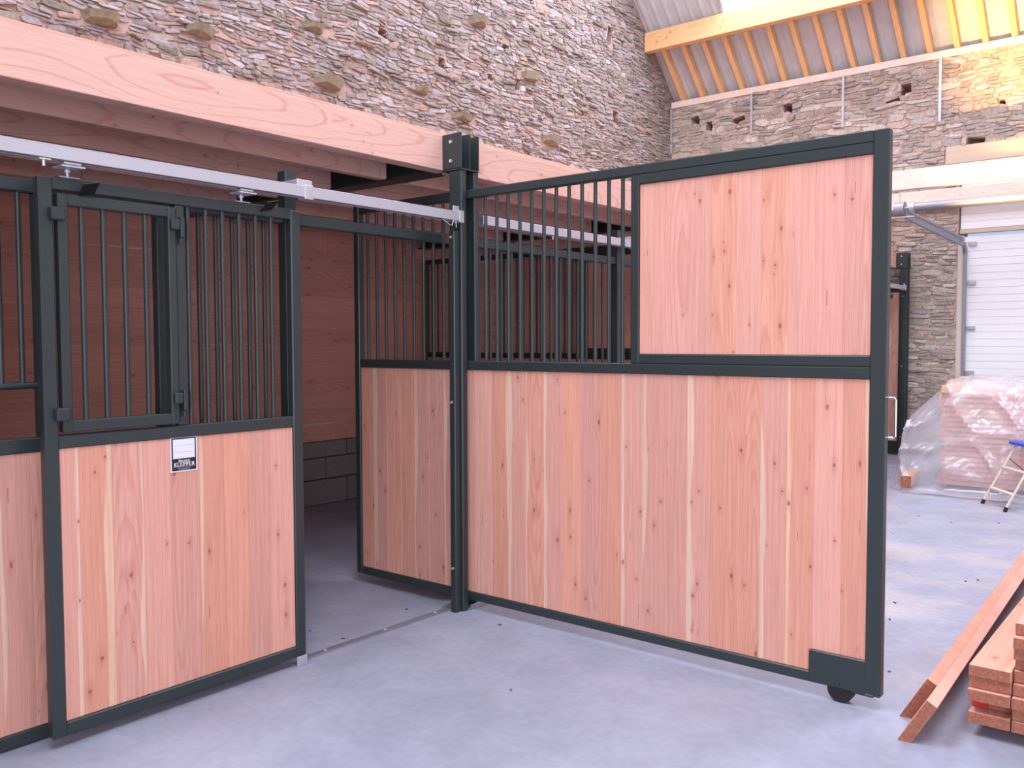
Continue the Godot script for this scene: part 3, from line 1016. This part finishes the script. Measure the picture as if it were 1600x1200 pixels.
func build_front(called_label: String, x_left: float, x_right: float, feed: bool) -> void:
	# fixed front between a partition post and the door opening
	var d := thing("stall_screen", called_label, "stall screen", Vector3(x_left, 0, 0))
	var zf := -0.085
	var zb := -0.13
	var L := x_right - x_left
	var piece := func(called: String, x0: float, x1: float, y0: float, y1: float) -> void:
		var mb := MB.new()
		span(mb, x0, x1, y0, y1, zb, zf, 0.004)
		part(called, mb, M.steel, d)
	piece.call("bottom_rail", 0.05, L - 0.06, 0.004, 0.055)
	piece.call("middle_rail", 0.05, L - 0.06, 1.057, 1.11)
	piece.call("top_rail", 0.05, L - 0.06, 1.985, 2.034)
	piece.call("stile", 0.0, 0.05, 0.004, 2.034)
	var n := int(round((L - 0.11) / 0.114))
	for i in n:
		var w := (L - 0.11) / n
		plank("board", d, Vector3(0.05 + w * (i + 0.5), 0.556, -0.108), w, 1.002, 0.03)
	var bars := func(x0: float, x1: float, y0: float, step: float) -> void:
		var x := x0
		while x < x1:
			var mb := MB.new()
			add_tube(mb, [Vector3(x, y0, -0.108), Vector3(x, 1.987, -0.108)], 0.0095, 12, false)
			part("bar", mb, M.steel, d)
			x += step
	if feed:
		# low-barred bay, an open feeding bay, a barred bay
		var o := -x_left
		piece.call("mullion", -2.128 + o, -2.092 + o, 1.11, 1.985)
		piece.call("mullion", -1.664 + o, -1.609 + o, 1.11, 1.985)
		bars.call(-2.175 + o - 0.07 * 7, -2.15 + o, 1.30, 0.07)
		var rb := MB.new()
		add_tube(rb, [Vector3(0.05, 1.298, -0.108), Vector3(-2.125 + o, 1.298, -0.108)], 0.013, 12, false)
		part("feed_rail", rb, M.steel, d)
		bars.call(-1.548 + o, -1.1 + o, 1.11, 0.0805)
	else:
		bars.call(0.11, L - 0.1, 1.11, 0.099)
	# slim post at the end that carries the track
	var pm := MB.new()
	span(pm, L - 0.06, L, 0.0, 2.222, -0.13, -0.07, 0.004)
	part("track_post", pm, M.steel, d)
	var hm := MB.new()
	span(hm, L, L + (0.985 if feed else 0.93), 1.985, 2.034, zb, zf, 0.004)
	part("header_rail", hm, M.steel, d)
	var bm := MB.new()
	span(bm, L - 0.1, L - 0.02, 2.132, 2.162, -0.07, 0.07, 0.002)
	span(bm, L - 0.078, L - 0.032, 2.075, 2.137, 0.04, 0.094, 0.002)
	part("track_clip", bm, M.galv, d)

func build_stalls() -> void:
	# overhead beam on the post heads and the loft deck it carries
	var edges := [[-4.2, -0.0], [0.036, 4.1], [4.1, 8.29]]
	var texts := ["long larch beam over the stall with the opened sliding door", "larch beam running right from the near steel post", "far end of the larch beam above the last stall front"]
	for i in 3:
		var a: float = edges[i][0]
		var b: float = edges[i][1]
		var o := part(numbered("overhead_beam"), plank_mesh(0.185, b - a, 0.09, 0.002), M.beam[i], self)
		o.transform = Transform3D(Basis(Vector3(0, 1, 0), Vector3(1, 0, 0), Vector3(0, 0, -1)), Vector3((a + b) * 0.5, 2.457, -0.091))
		o.set_meta("label", texts[i]); o.set_meta("category", "beam"); o.set_meta("group", "beams over the stall fronts")
	var dk := setting("trim_2", "boarded underside of the loft above the stalls")
	for i in 28:
		plank("deck_board", dk, Vector3(2.15, 2.576, -0.14 - 0.1155 * (i + 0.5)), 0.115, 12.7, 0.04, Basis(Vector3(0, 0, 1), Vector3(1, 0, 0), Vector3(0, 1, 0)))
	var bays := [[-4.2, -0.07, "in the stall with the opened sliding door"], [0.11, 2.70, "in the second stall"], [2.88, 5.46, "in the third stall"], [5.64, 8.22, "in the last stall"]]
	var order := ["first", "second", "third", "fourth", "fifth"]
	for bay in bays:
		for k in 5:
			var z := -0.455 - 0.48 * k
			var o := part(numbered("loft_joist"), plank_mesh(0.19, bay[1] - bay[0], 0.07, 0.008), M.beam[(k + 1) % 3], self)
			o.transform = Transform3D(Basis(Vector3(0, 1, 0), Vector3(1, 0, 0), Vector3(0, 0, -1)), Vector3((bay[0] + bay[1]) * 0.5, 2.457, z - 0.035))
			o.set_meta("label", "%s larch joist behind the beam %s" % [order[k], bay[2]])
			o.set_meta("category", "joist"); o.set_meta("group", "loft joists")
	var steel_at := [["dark steel beam behind the near post under the loft", 0.02], ["dark steel beam above the second partition", 2.79], ["dark steel beam above the third partition", 5.55]]
	for q in steel_at:
		var mb := MB.new()
		var x: float = q[1]
		span(mb, x - 0.06, x + 0.06, 2.365, 2.377, -3.03, -0.14, 0.001)
		span(mb, x - 0.06, x + 0.06, 2.54, 2.552, -3.03, -0.14, 0.001)
		span(mb, x - 0.006, x + 0.006, 2.377, 2.54, -3.03, -0.14, 0.001)
		single("steel_beam", mb, M.steel, q[0], "beam", "steel beams under the loft")

	# lining of the back wall: horizontal larch planks over concrete blocks
	var ln := setting("trim_3", "larch plank lining above concrete blocks at the back of the stalls")
	var px := [-4.2, -1.1, 2.3, 5.5, 8.48]
	var py := 0.572
	while py < 2.5:
		for i in px.size() - 1:
			var sh := 0.7 * (int(round(py * 100.0)) % 3 - 1)
			var a: float = px[i] + (sh if i > 0 else 0.0)
			var b: float = px[i + 1] + (sh if i < px.size() - 2 else 0.0)
			plank("lining_plank", ln, Vector3((a + b) * 0.5, py + 0.071, -3.035), 0.142, b - a, 0.03, Basis(Vector3(0, 1, 0), Vector3(1, 0, 0), Vector3(0, 0, -1)), wood[[0, 6, 12, 15][rng.randi() % 4]])
		py += 0.142
	for row in 3:
		var x := -4.2 - 0.25 * (row % 2)
		while x < 8.45:
			var mb := MB.new()
			span(mb, x + 0.004, minf(x + 0.496, 8.48), [0.0, 0.228, 0.422][row] + 0.004, [0.222, 0.418, 0.566][row], -3.2, -3.02, 0.006)
			part("concrete_block", mb, M.block, ln)
			x += 0.5
	var bk := MB.new()
	span(bk, -4.2, 8.48, 0.0, 2.55, -3.19, -3.06, 0.0)
	part("block_core", bk, M.block, ln)

	var p0 := build_post()
	p0.set_meta("group", "stall posts")
	copy(p0, "second steel stall post hidden behind the swung partition", Vector3(2.77, 0, 0))
	copy(p0, "third steel stall post hidden behind the swung partition", Vector3(5.53, 0, 0))
	copy(p0, "far steel stall post standing against the stone wall by the plastic heap", Vector3(8.27, 0, 0))
	var g := build_partition()
	g.set_meta("group", "stall partitions")
	copy(g, "stall partition seen through the bars of the swung one, in its closed place", Vector3(2.77, 0, -2.16))
	copy(g, "third stall partition deep behind the swung one, in its closed place", Vector3(5.53, 0, -2.16))

	copy(g, "stall partition out of view on the left, placed to shade the near stall", Vector3(-2.77, 0, -2.16))  # out of view; keeps stray light out of the near stall
	build_slider()
	build_front("fixed stall front behind the sliding door with low feeding gap", -2.77, -0.993, true)
	build_front("fixed barred stall front seen through the swung partition", 0.10, 1.79, false)
	build_front("third fixed stall front behind the boards of the swung partition", 2.87, 4.56, false)
	build_front("last fixed stall front behind the boards of the swung partition", 5.63, 7.32, false)

	# boarded end panel at the far post
	var ep := thing("end_panel", "narrow view of a boarded end panel beside the far post", "panel", Vector3(8.30, 0, 0))
	for i in 26:
		plank("board", ep, Vector3(0.0, 1.115, -0.02 - 0.114 * (i + 0.5)), 0.114, 1.89, 0.03, ZP)
	for q in [[0.03, 0.17], [2.06, 2.11]]:
		var mb := MB.new()
		span(mb, -0.022, 0.022, q[0], q[1], -2.99, -0.02, 0.004)
		part("rail", mb, M.steel, ep)

	copy(ep, "boarded end panel out of view on the left, placed to shade the near stall", Vector3(-4.2, 0, 0))  # unseen end boards, placed to darken the stall interior

	# overhead tracks
	var tracks := [[-4.2, -0.036, "long galvanised door track hung below the larch beam"], [0.121, 2.672, "galvanised door track seen through the bars of the swung partition"], [2.891, 5.432, "third galvanised door track hidden behind the swung partition"], [5.651, 8.172, "galvanised door track end at the far post"]]
	for q in tracks:
		var t := thing("door_rail", q[2], "door rail", Vector3(q[0], 2.082, 0.09), 0.0, "galvanised sliding door rails")
		var L: float = q[1] - q[0]
		var mb := MB.new()
		span(mb, 0.0, L, 0.046, 0.05, -0.045, 0.0, 0.001)
		span(mb, 0.0, L, 0.0, 0.046, -0.003, 0.0, 0.001)
		span(mb, 0.0, L, 0.0, 0.046, -0.045, -0.042, 0.001)
		span(mb, 0.0, L, 0.0, 0.003, -0.045, -0.03, 0.001)
		span(mb, 0.0, L, 0.0, 0.003, -0.015, 0.0, 0.001)
		part("channel", mb, M.galv, t)
		var cl := MB.new()
		span(cl, L - 0.035, L - 0.002, -0.006, 0.056, -0.05, 0.004, 0.001)
		span(cl, L - 0.075, L - 0.03, 0.05, 0.078, -0.012, -0.006, 0.001)
		part("end_clip", cl, M.galv, t)
		if q[0] < -1.0:
			var st := MB.new()
			add_tube(st, [Vector3(2.041, -0.025, -0.02), Vector3(2.041, 0.004, -0.02)], 0.006, 8)
			span(st, 2.02, 2.06, -0.006, 0.0, -0.04, -0.002, 0.001)
			part("stop_bolt", st, M.bolt, t)
			var wr := MB.new()
			add_tube(wr, [Vector3(4.006, 0.0, -0.005), Vector3(4.026, -0.012, 0.0), Vector3(4.051, -0.026, 0.002), Vector3(4.071, -0.028, 0.002), Vector3(4.078, -0.01, 0.0), Vector3(4.086, 0.0, 0.0)], 0.002, 6)
			add_tube(wr, [Vector3(4.1, 0.0, 0.0), Vector3(4.105, -0.034, 0.0)], 0.002, 6)
			part("wire", wr, M.bolt, t)
		else:
			var st := MB.new()
			add_tube(st, [Vector3(0.66, -0.02, -0.02), Vector3(0.66, 0.004, -0.02)], 0.006, 8)
			part("stop_bolt", st, M.bolt, t)

	# latch fitting on the near front stile
	var lt := thing("gate_latch", "small black latch with bright bolts right of the near post", "latch", Vector3(0.115, 2.0, -0.085))
	var lm := MB.new()
	span(lm, -0.022, 0.022, 0.05, 0.13, 0.0, 0.03, 0.004)
	part("latch_body", lm, M.black, lt)
	for y in [0.135, 0.025]:
		var mb := MB.new()
		add_tube(mb, [Vector3(0, y, 0.0), Vector3(0, y, 0.02)], 0.009, 6)
		part("bolt", mb, M.bolt, lt)

	# floor guide of the door
	var fg := thing("floor_guide", "flat steel strip on the floor across the open stall doorway", "floor guide", Vector3(-1.03, 0, 0))
	var fm := MB.new()
	span(fm, 0.0, 0.97, 0.0, 0.008, -0.03, 0.008, 0.001)
	part("strip", fm, M.zinc, fg)
	for x in [0.12, 0.5, 0.86]:
		var mb := MB.new()
		add_tube(mb, [Vector3(x, 0.006, -0.011), Vector3(x, 0.012, -0.011)], 0.009, 8)
		part("screw", mb, M.bolt, fg)
	var fc := MB.new()
	span(fc, -0.085, -0.03, 0.0, 0.045, 0.046, 0.051, 0.002)
	span(fc, -0.085, -0.03, 0.0, 0.004, 0.0, 0.051, 0.001)
	part("guide_clip", fc, M.galv, fg)

# ------------------------------------------------------------ things on the far side
func build_far_things() -> void:
	var t := ["upper of the two pale beams crossing in front of the white door", "lower of the two pale beams, against the wall by the white door"]
	for i in 2:
		var x: float = [7.04, 8.37][i]
		var ya: float = [3.135, 3.10][i]
		var yb: float = [3.35, 3.31][i]
		var o := part(numbered("tie_beam"), plank_mesh(yb - ya, 8.2, 0.1, 0.005), M.pale_beam, self)
		o.transform = Transform3D(Basis(Vector3(0, 1, 0), Vector3(0, 0, 1), Vector3(1, 0, 0)), Vector3(x, (ya + yb) * 0.5, 0.72))
		o.set_meta("label", t[i]); o.set_meta("category", "beam")
	var straps := [[-3.37, 4.86, 4.27, "galvanised strap in the corner of the two stone walls"], [-2.10, 4.87, 4.38, "short galvanised strap, second from the wall corner"], [-0.82, 4.89, 4.27, "galvanised strap, third from the wall corner"], [0.37, 4.90, 4.16, "galvanised strap nearest to the white door"]]
	for q in straps:
		var mb := MB.new()
		span(mb, WALL_X - 0.05, WALL_X - 0.044, q[2], q[1] + 0.06, q[0] - 0.016, q[0] + 0.016, 0.001)
		single("metal_strap", mb, M.galv, q[3], "strap", "straps on the far wall")

	# lumber heap under plastic
	rng.seed = 404
	for layer in 19:
		for c in 3:
			var o := part(numbered("stacked_plank"), plank_mesh(0.325, 2.9 + rng.randf_range(-0.05, 0.05), 0.042, 0.002), wood[rng.randi() % wood.size()], self)
			o.transform = Transform3D(Basis(Vector3(1, 0, 0), Vector3(0, 0, 1), Vector3(0, -1, 0)), Vector3(5.82 + 0.345 * c + rng.randf_range(-0.006, 0.006), 0.09 + 0.0465 * layer, 2.55 + rng.randf_range(-0.03, 0.03)))
			o.set_meta("label", "plank in the heap under the clear plastic sheet"); o.set_meta("category", "plank"); o.set_meta("group", "planks under the plastic sheet")
	for i in 2:
		var mb := plank_mesh(0.066, 1.0, 0.066, 0.003)
		var o := part(numbered("bearer"), mb, M.old_oak, self)
		o.transform = Transform3D(Basis(Vector3(0, 1, 0), Vector3(1, 0, 0), Vector3(0, 0, -1)), Vector3(6.2, 0.034, 1.5 + 1.6 * i))
		o.set_meta("label", "short bearer under the plastic-covered heap, %s" % ["nearer the stall fronts", "hidden to the right"][i]); o.set_meta("category", "bearer")
	var tt := thing("square_timber", "square timber lying on the plastic-covered heap, end sticking out", "timber", Vector3(5.62, 0.985, 1.15))
	plank("body", tt, Vector3(0.3, 0, 0), 0.07, 0.6, 0.07, Basis(Vector3(0, 1, 0), Vector3(1, 0, 0), Vector3(0, 0, -1)), M.spruce, 0.003)
	var tl := thing("timber_offcut", "orange timber end poking out of the plastic at floor level", "timber", Vector3(5.42, 0.1, 0.86), 0.12)
	plank("body", tl, Vector3(0.3, 0, 0), 0.105, 0.6, 0.1, Basis(Vector3(0, 1, 0), Vector3(1, 0, 0), Vector3(0, 0, -1)), M.spruce, 0.003)
	var eg := MB.new()
	span(eg, -0.001, 0.001, -0.05, 0.05, -0.048, 0.048, 0.0)
	part("end_grain", eg, M.end_grain, tl)
	build_plastic()
	build_stool()
	build_unseen_lamp()

func build_plastic() -> void:
	var f := FastNoiseLite.new()
	f.seed = 8; f.frequency = 1.0; f.fractal_octaves = 2
	var f2 := FastNoiseLite.new()
	f2.seed = 19; f2.frequency = 1.0; f2.fractal_octaves = 1
	var prof := [Vector2(5.32, 0.006), Vector2(5.40, 0.012), Vector2(5.46, 0.06), Vector2(5.46, 0.25), Vector2(5.52, 0.5), Vector2(5.57, 0.74), Vector2(5.63, 0.95), Vector2(5.74, 1.015), Vector2(6.2, 1.03), Vector2(6.72, 1.02), Vector2(6.84, 0.9), Vector2(6.86, 0.45), Vector2(6.9, 0.008)]
	var lens := [0.0]
	for i in prof.size() - 1: lens.append(lens[i] + prof[i].distance_to(prof[i + 1]))
	var nu := 96
	var nv := 84
	var grid := []
	for i in nu + 1:
		var z: float
		var hs: float
		if i < 6:
			z = lerpf(0.66, 0.78, i / 6.0)
			hs = 0.62 * pow(i / 6.0, 0.6)
		else:
			z = lerpf(0.78, 4.1, pow((i - 6.0) / (nu - 6.0), 1.25))
			hs = 0.62 + 0.4 * clampf((z - 0.78) / 0.38, 0.0, 1.0)
			if z > 1.16: hs = 1.02 + 0.05 * f.get_noise_2d(z * 1.5, 0.0)
		var row := []
		for j in nv + 1:
			var s: float = lens[-1] * j / nv
			var k := 0
			while k < prof.size() - 2 and lens[k + 1] < s: k += 1
			var p: Vector2 = prof[k].lerp(prof[k + 1], (s - lens[k]) / (lens[k + 1] - lens[k]))
			var tangent: Vector2 = (prof[k + 1] - prof[k]).normalized()
			var nn := Vector2(-tangent.y, tangent.x)
			var rid := pow(1.0 - minf(1.0, absf(f2.get_noise_2d(z * 1.7 + s * 0.9, s * 1.3)) * 2.2), 2.5)
			var rid2 := pow(1.0 - minf(1.0, absf(f2.get_noise_2d(z * 4.0 - s * 3.4 + 50.0, s * 2.4)) * 2.4), 2.5)
			var amt := 0.07 * f.get_noise_2d(z * 1.3, s * 1.1) + 0.07 * rid + 0.03 * rid2
			if p.y > 0.97: amt *= 0.35
			var y: float = p.y * hs
			var floor_k := clampf(y / 0.2, 0.15, 1.0)
			var pos := Vector3(p.x, y, z) + Vector3(nn.x, nn.y, 0) * maxf(-0.0, amt + 0.02) * floor_k
			if i < 8: pos.x = lerpf(6.1, pos.x, 0.55 + 0.45 * i / 8.0)
			pos.z += 0.05 * f2.get_noise_2d(s * 2.0, z * 2.0 + 7.0)
			pos.y = maxf(pos.y, 0.004)
			row.append(pos)
		grid.append(row)
	var nr := []
	for i in nu + 1:
		var row := []
		for j in nv + 1:
			var a: Vector3 = grid[min(i + 1, nu)][j] - grid[max(i - 1, 0)][j]
			var b: Vector3 = grid[i][min(j + 1, nv)] - grid[i][max(j - 1, 0)]
			row.append(b.cross(a).normalized() * -1.0)
		nr.append(row)
	var mb := MB.new()
	for i in nu:
		for j in nv:
			mb.strip(grid[i][j], grid[i + 1][j], grid[i + 1][j + 1], grid[i][j + 1], nr[i][j], nr[i + 1][j], nr[i + 1][j + 1], nr[i][j + 1])
	single("plastic_sheet", mb, M.plastic, "crumpled clear plastic sheet thrown over a heap of planks", "plastic sheet")

func build_stool() -> void:
	# folding step stool; a runs along the front feet, b leans back
	var A := Vector3(5.165, 0, 1.575)
	var B := Vector3(4.857, 0, 1.806)
	var s := thing("step_stool", "beige tubular folding step stool with a blue top", "step stool", (A + B) * 0.5)
	var o := (A + B) * 0.5
	var a := (B - A).normalized()
	var b := Vector3(-a.z, 0, a.x) * -1.0
	if b.z < 0.0: b = -b
	var hw := (B - A).length() * 0.5
	var top := b * 0.28 + Vector3(0, 0.53, 0)
	for sg in [-1.0, 1.0]:
		var mb := MB.new()
		var foot: Vector3 = a * hw * sg + Vector3(0, 0.012, 0)
		add_tube(mb, [foot, a * hw * sg * 0.94 + top], 0.011, 10)
		var lg := part("leg", mb, M.beige, s)
		var cap := MB.new()
		add_tube(cap, [Vector3(foot.x, 0.0, foot.z), foot + top.normalized() * 0.03], 0.016, 10)
		part("rubber_foot", cap, M.rubber, lg)
		var rb := MB.new()
		var rfoot: Vector3 = a * hw * sg + b * 0.46 + Vector3(0, 0.012, 0)
		add_tube(rb, [rfoot, a * hw * sg * 0.9 + b * 0.32 + Vector3(0, 0.53, 0)], 0.011, 10)
		var rl := part("leg", rb, M.beige, s)
		var rc := MB.new()
		add_tube(rc, [Vector3(rfoot.x, 0.0, rfoot.z), rfoot + Vector3(0, 0.03, 0)], 0.016, 10)
		part("rubber_foot", rc, M.rubber, rl)
		var br := MB.new()
		add_tube(br, [a * hw * sg * 0.96 + top * 0.78, a * hw * sg * 0.96 + b * 0.4 + Vector3(0, 0.25, 0)], 0.005, 6)
		part("brace", br, M.brown_steel, s)
	for q in [0.27, 0.62]:
		var st := MB.new()
		add_box(st, top * q, Vector3(hw * 1.96, 0.018, 0.05), 0.004, Basis(a, Vector3.UP, a.cross(Vector3.UP)))
		part("rung", st, M.beige, s)
	var seat := MB.new()
	add_box(seat, b * 0.33 + Vector3(0, 0.548, 0), Vector3(hw * 2.1, 0.03, 0.22), 0.008, Basis(a, Vector3.UP, a.cross(Vector3.UP)))
	part("top", seat, M.blue, s, "blue plastic top")

func build_unseen_lamp() -> void:
	# unseen lamp on a tripod behind the swung partition, placed to warm the eaves
	var at := Vector3(4.3, 0, 0.7)
	var s := thing("unseen_lamp", "unseen lamp on a yellow tripod behind the swung partition, placed to warm the eaves", "work light", at)
	var aim := (Vector3(8.3, 5.35, 2.2) - (at + Vector3(0, 1.7, 0))).normalized()
	for k in 3:
		var t := TAU * k / 3.0 + 0.4
		var mb := MB.new()
		add_tube(mb, [Vector3(cos(t) * 0.45, 0.01, sin(t) * 0.45), Vector3(0, 0.75, 0)], 0.012, 8)
		part("leg", mb, M.yellow, s)
	var pole := MB.new()
	add_tube(pole, [Vector3(0, 0.6, 0), Vector3(0, 1.6, 0)], 0.014, 10)
	part("pole", pole, M.zinc, s)
	var bs := Basis.looking_at(aim)
	var hd := MB.new()
	add_box(hd, Vector3(0, 1.7, 0) - aim * 0.05, Vector3(0.24, 0.19, 0.09), 0.01, bs)
	part("housing", hd, M.yellow, s)
	var gl := MB.new()
	add_box(gl, Vector3(0, 1.7, 0) - aim * 0.002, Vector3(0.2, 0.15, 0.006), 0.001, bs)
	part("glass", gl, M.lamp_glass, s)
	var l := SpotLight3D.new()
	l.name = "unseen_lamp_light"
	l.light_color = Color(1.0, 0.75, 0.42)
	l.light_energy = 130.0
	l.spot_range = 30.0
	l.spot_attenuation = 2.0
	l.spot_angle = 23.0
	l.spot_angle_attenuation = 0.9
	l.light_size = 0.08
	l.shadow_enabled = true
	s.add_child(l)
	l.transform = Transform3D(bs, Vector3(0, 1.7, 0) + aim * 0.02)

# ------------------------------------------------------------ lumber in the right foreground
func saw_end(parent: Node3D, x: float, w: float, t: float) -> void:
	var mb := MB.new()
	span(mb, x - 0.002, x, -t * 0.5 + 0.001, t * 0.5 - 0.001, -w * 0.5 + 0.001, w * 0.5 - 0.001, 0.0)
	part("end_grain", mb, M.end_grain, parent, "darker sawn end")

func build_lumber() -> void:
	rng.seed = 909
	var lay := Basis(Vector3(0, 0, 1), Vector3(1, 0, 0), Vector3(0, 1, 0))
	var left := [[0.05, 0.0, "lowest"], [0.0935, 0.06, "second lowest"], [0.137, -0.012, "middle"], [0.1805, 0.01, "second highest"], [0.224, 0.0, "top"]]
	for i in left.size():
		var q: Array = left[i]
		var L := 3.0
		var o := thing("board", "%s board of the left column in the lumber stack" % q[2], "board", Vector3(q[1], q[0] + 0.0205, 2.603), 0.0, "lumber stack boards")
		plank("body", o, Vector3(L * 0.5, 0, 0), 0.136, L, 0.041, lay, wood[(i * 5 + 2) % wood.size()])
		saw_end(o, 0.0, 0.136, 0.041)
		if i == 1:
			var e := MB.new()
			span(e, -0.004, -0.002, -0.019, 0.019, -0.066, -0.01, 0.0)
			part("red_paint", e, M.red_end, o, "red paint on the end grain")
	var names := ["lowest", "second", "third", "fourth", "fifth", "sixth", "seventh", "eighth", "topmost"]
	var off := [0.0, 0.005, -0.01, 0.012, 0.03, 0.045, 0.01, -0.005, 0.03]
	for i in 9:
		var o := thing("board", "%s board of the right column in the lumber stack, counted upwards" % names[i], "board", Vector3(off[i], 0.05 + 0.0435 * i + 0.0205, 2.752), 0.0, "lumber stack boards")
		plank("body", o, Vector3(1.5, 0, 0), 0.15, 3.0, 0.041, lay, wood[(i * 7 + 1) % wood.size()])
		saw_end(o, 0.0, 0.15, 0.041)
	for i in 2:
		var mb := plank_mesh(0.06, 0.4, 0.048, 0.003)
		var o := part(numbered("bearer"), mb, M.old_oak, self)
		o.transform = Transform3D(Basis(Vector3(1, 0, 0), Vector3(0, 0, 1), Vector3(0, -1, 0)), Vector3(0.35 + 1.8 * i, 0.025, 2.7))
		o.set_meta("label", "%s bearer under the lumber stack" % ["front", "rear"][i]); o.set_meta("category", "bearer")
	# two planks on edge leaning towards the stack
	for i in 2:
		var lean := deg_to_rad(30.0)
		var yaw := 0.034
		var wdir := Vector3(0, cos(lean), sin(lean))
		var ldir := Vector3(cos(yaw), 0, -sin(yaw))
		var o := part(numbered("leaning_plank"), plank_mesh(0.2, 3.3, 0.04, 0.002), wood[[14, 25][i]], self)
		var bs := Basis(wdir, ldir, wdir.cross(ldir)).orthonormalized()
		var foot: Vector3 = [Vector3(-0.2, 0.012, 2.375), Vector3(0.02, 0.012, 2.322)][i]
		o.transform = Transform3D(bs, foot + ldir * 1.65 + wdir * 0.1)
		var eg := MB.new()
		add_box(eg, Vector3(0, -1.651, 0), Vector3(0.198, 0.002, 0.038), 0.0)
		part("end_grain", eg, M.end_grain, o, "darker sawn end")
		o.set_meta("label", ["plank leaning on edge beside the lumber stack, its end nearest the camera", "plank leaning on edge behind the nearest one, farther from the stack"][i])
		o.set_meta("category", "plank")
	# chips of wood and dirt on the concrete
	var chips := [[634, 952], [483, 986], [535, 998], [780, 977], [1397, 944], [1435, 809], [1395, 837], [1527, 909], [1508, 911], [1389, 970], [1486, 819], [797, 1079], [1388, 1052], [1560, 820]]
	for q in chips:
		var d := Vector3(sin(YAW) * cos(PITCH), sin(PITCH), -cos(YAW) * cos(PITCH))
		var rt := Vector3(cos(YAW), 0, sin(YAW))
		var up := rt.cross(d)
		var ray: Vector3 = d + rt * ((q[0] - 800.0) / FOCAL) - up * ((q[1] - 600.0) / FOCAL)
		var p := CAM + ray * (-CAM.y / ray.y)
		p.y = 0.004
		var mb := MB.new()
		add_box(mb, Vector3.ZERO, Vector3(rng.randf_range(0.010, 0.022), 0.004, rng.randf_range(0.004, 0.009)), 0.0018, Basis(Vector3(0, 1, 0), rng.randf()))
		var o := single("wood_chip", mb, M.chip, "tiny dark chip of wood lying on the concrete", "wood chip", "chips on the concrete")
		o.position = p
		o.rotation.y = rng.randf() * TAU

func _ready() -> void:
	rng.seed = 1
	set_view()
	make_materials()
	build_shell()
	rng.seed = 2024
	build_stalls()
	build_far_things()
	build_lumber()
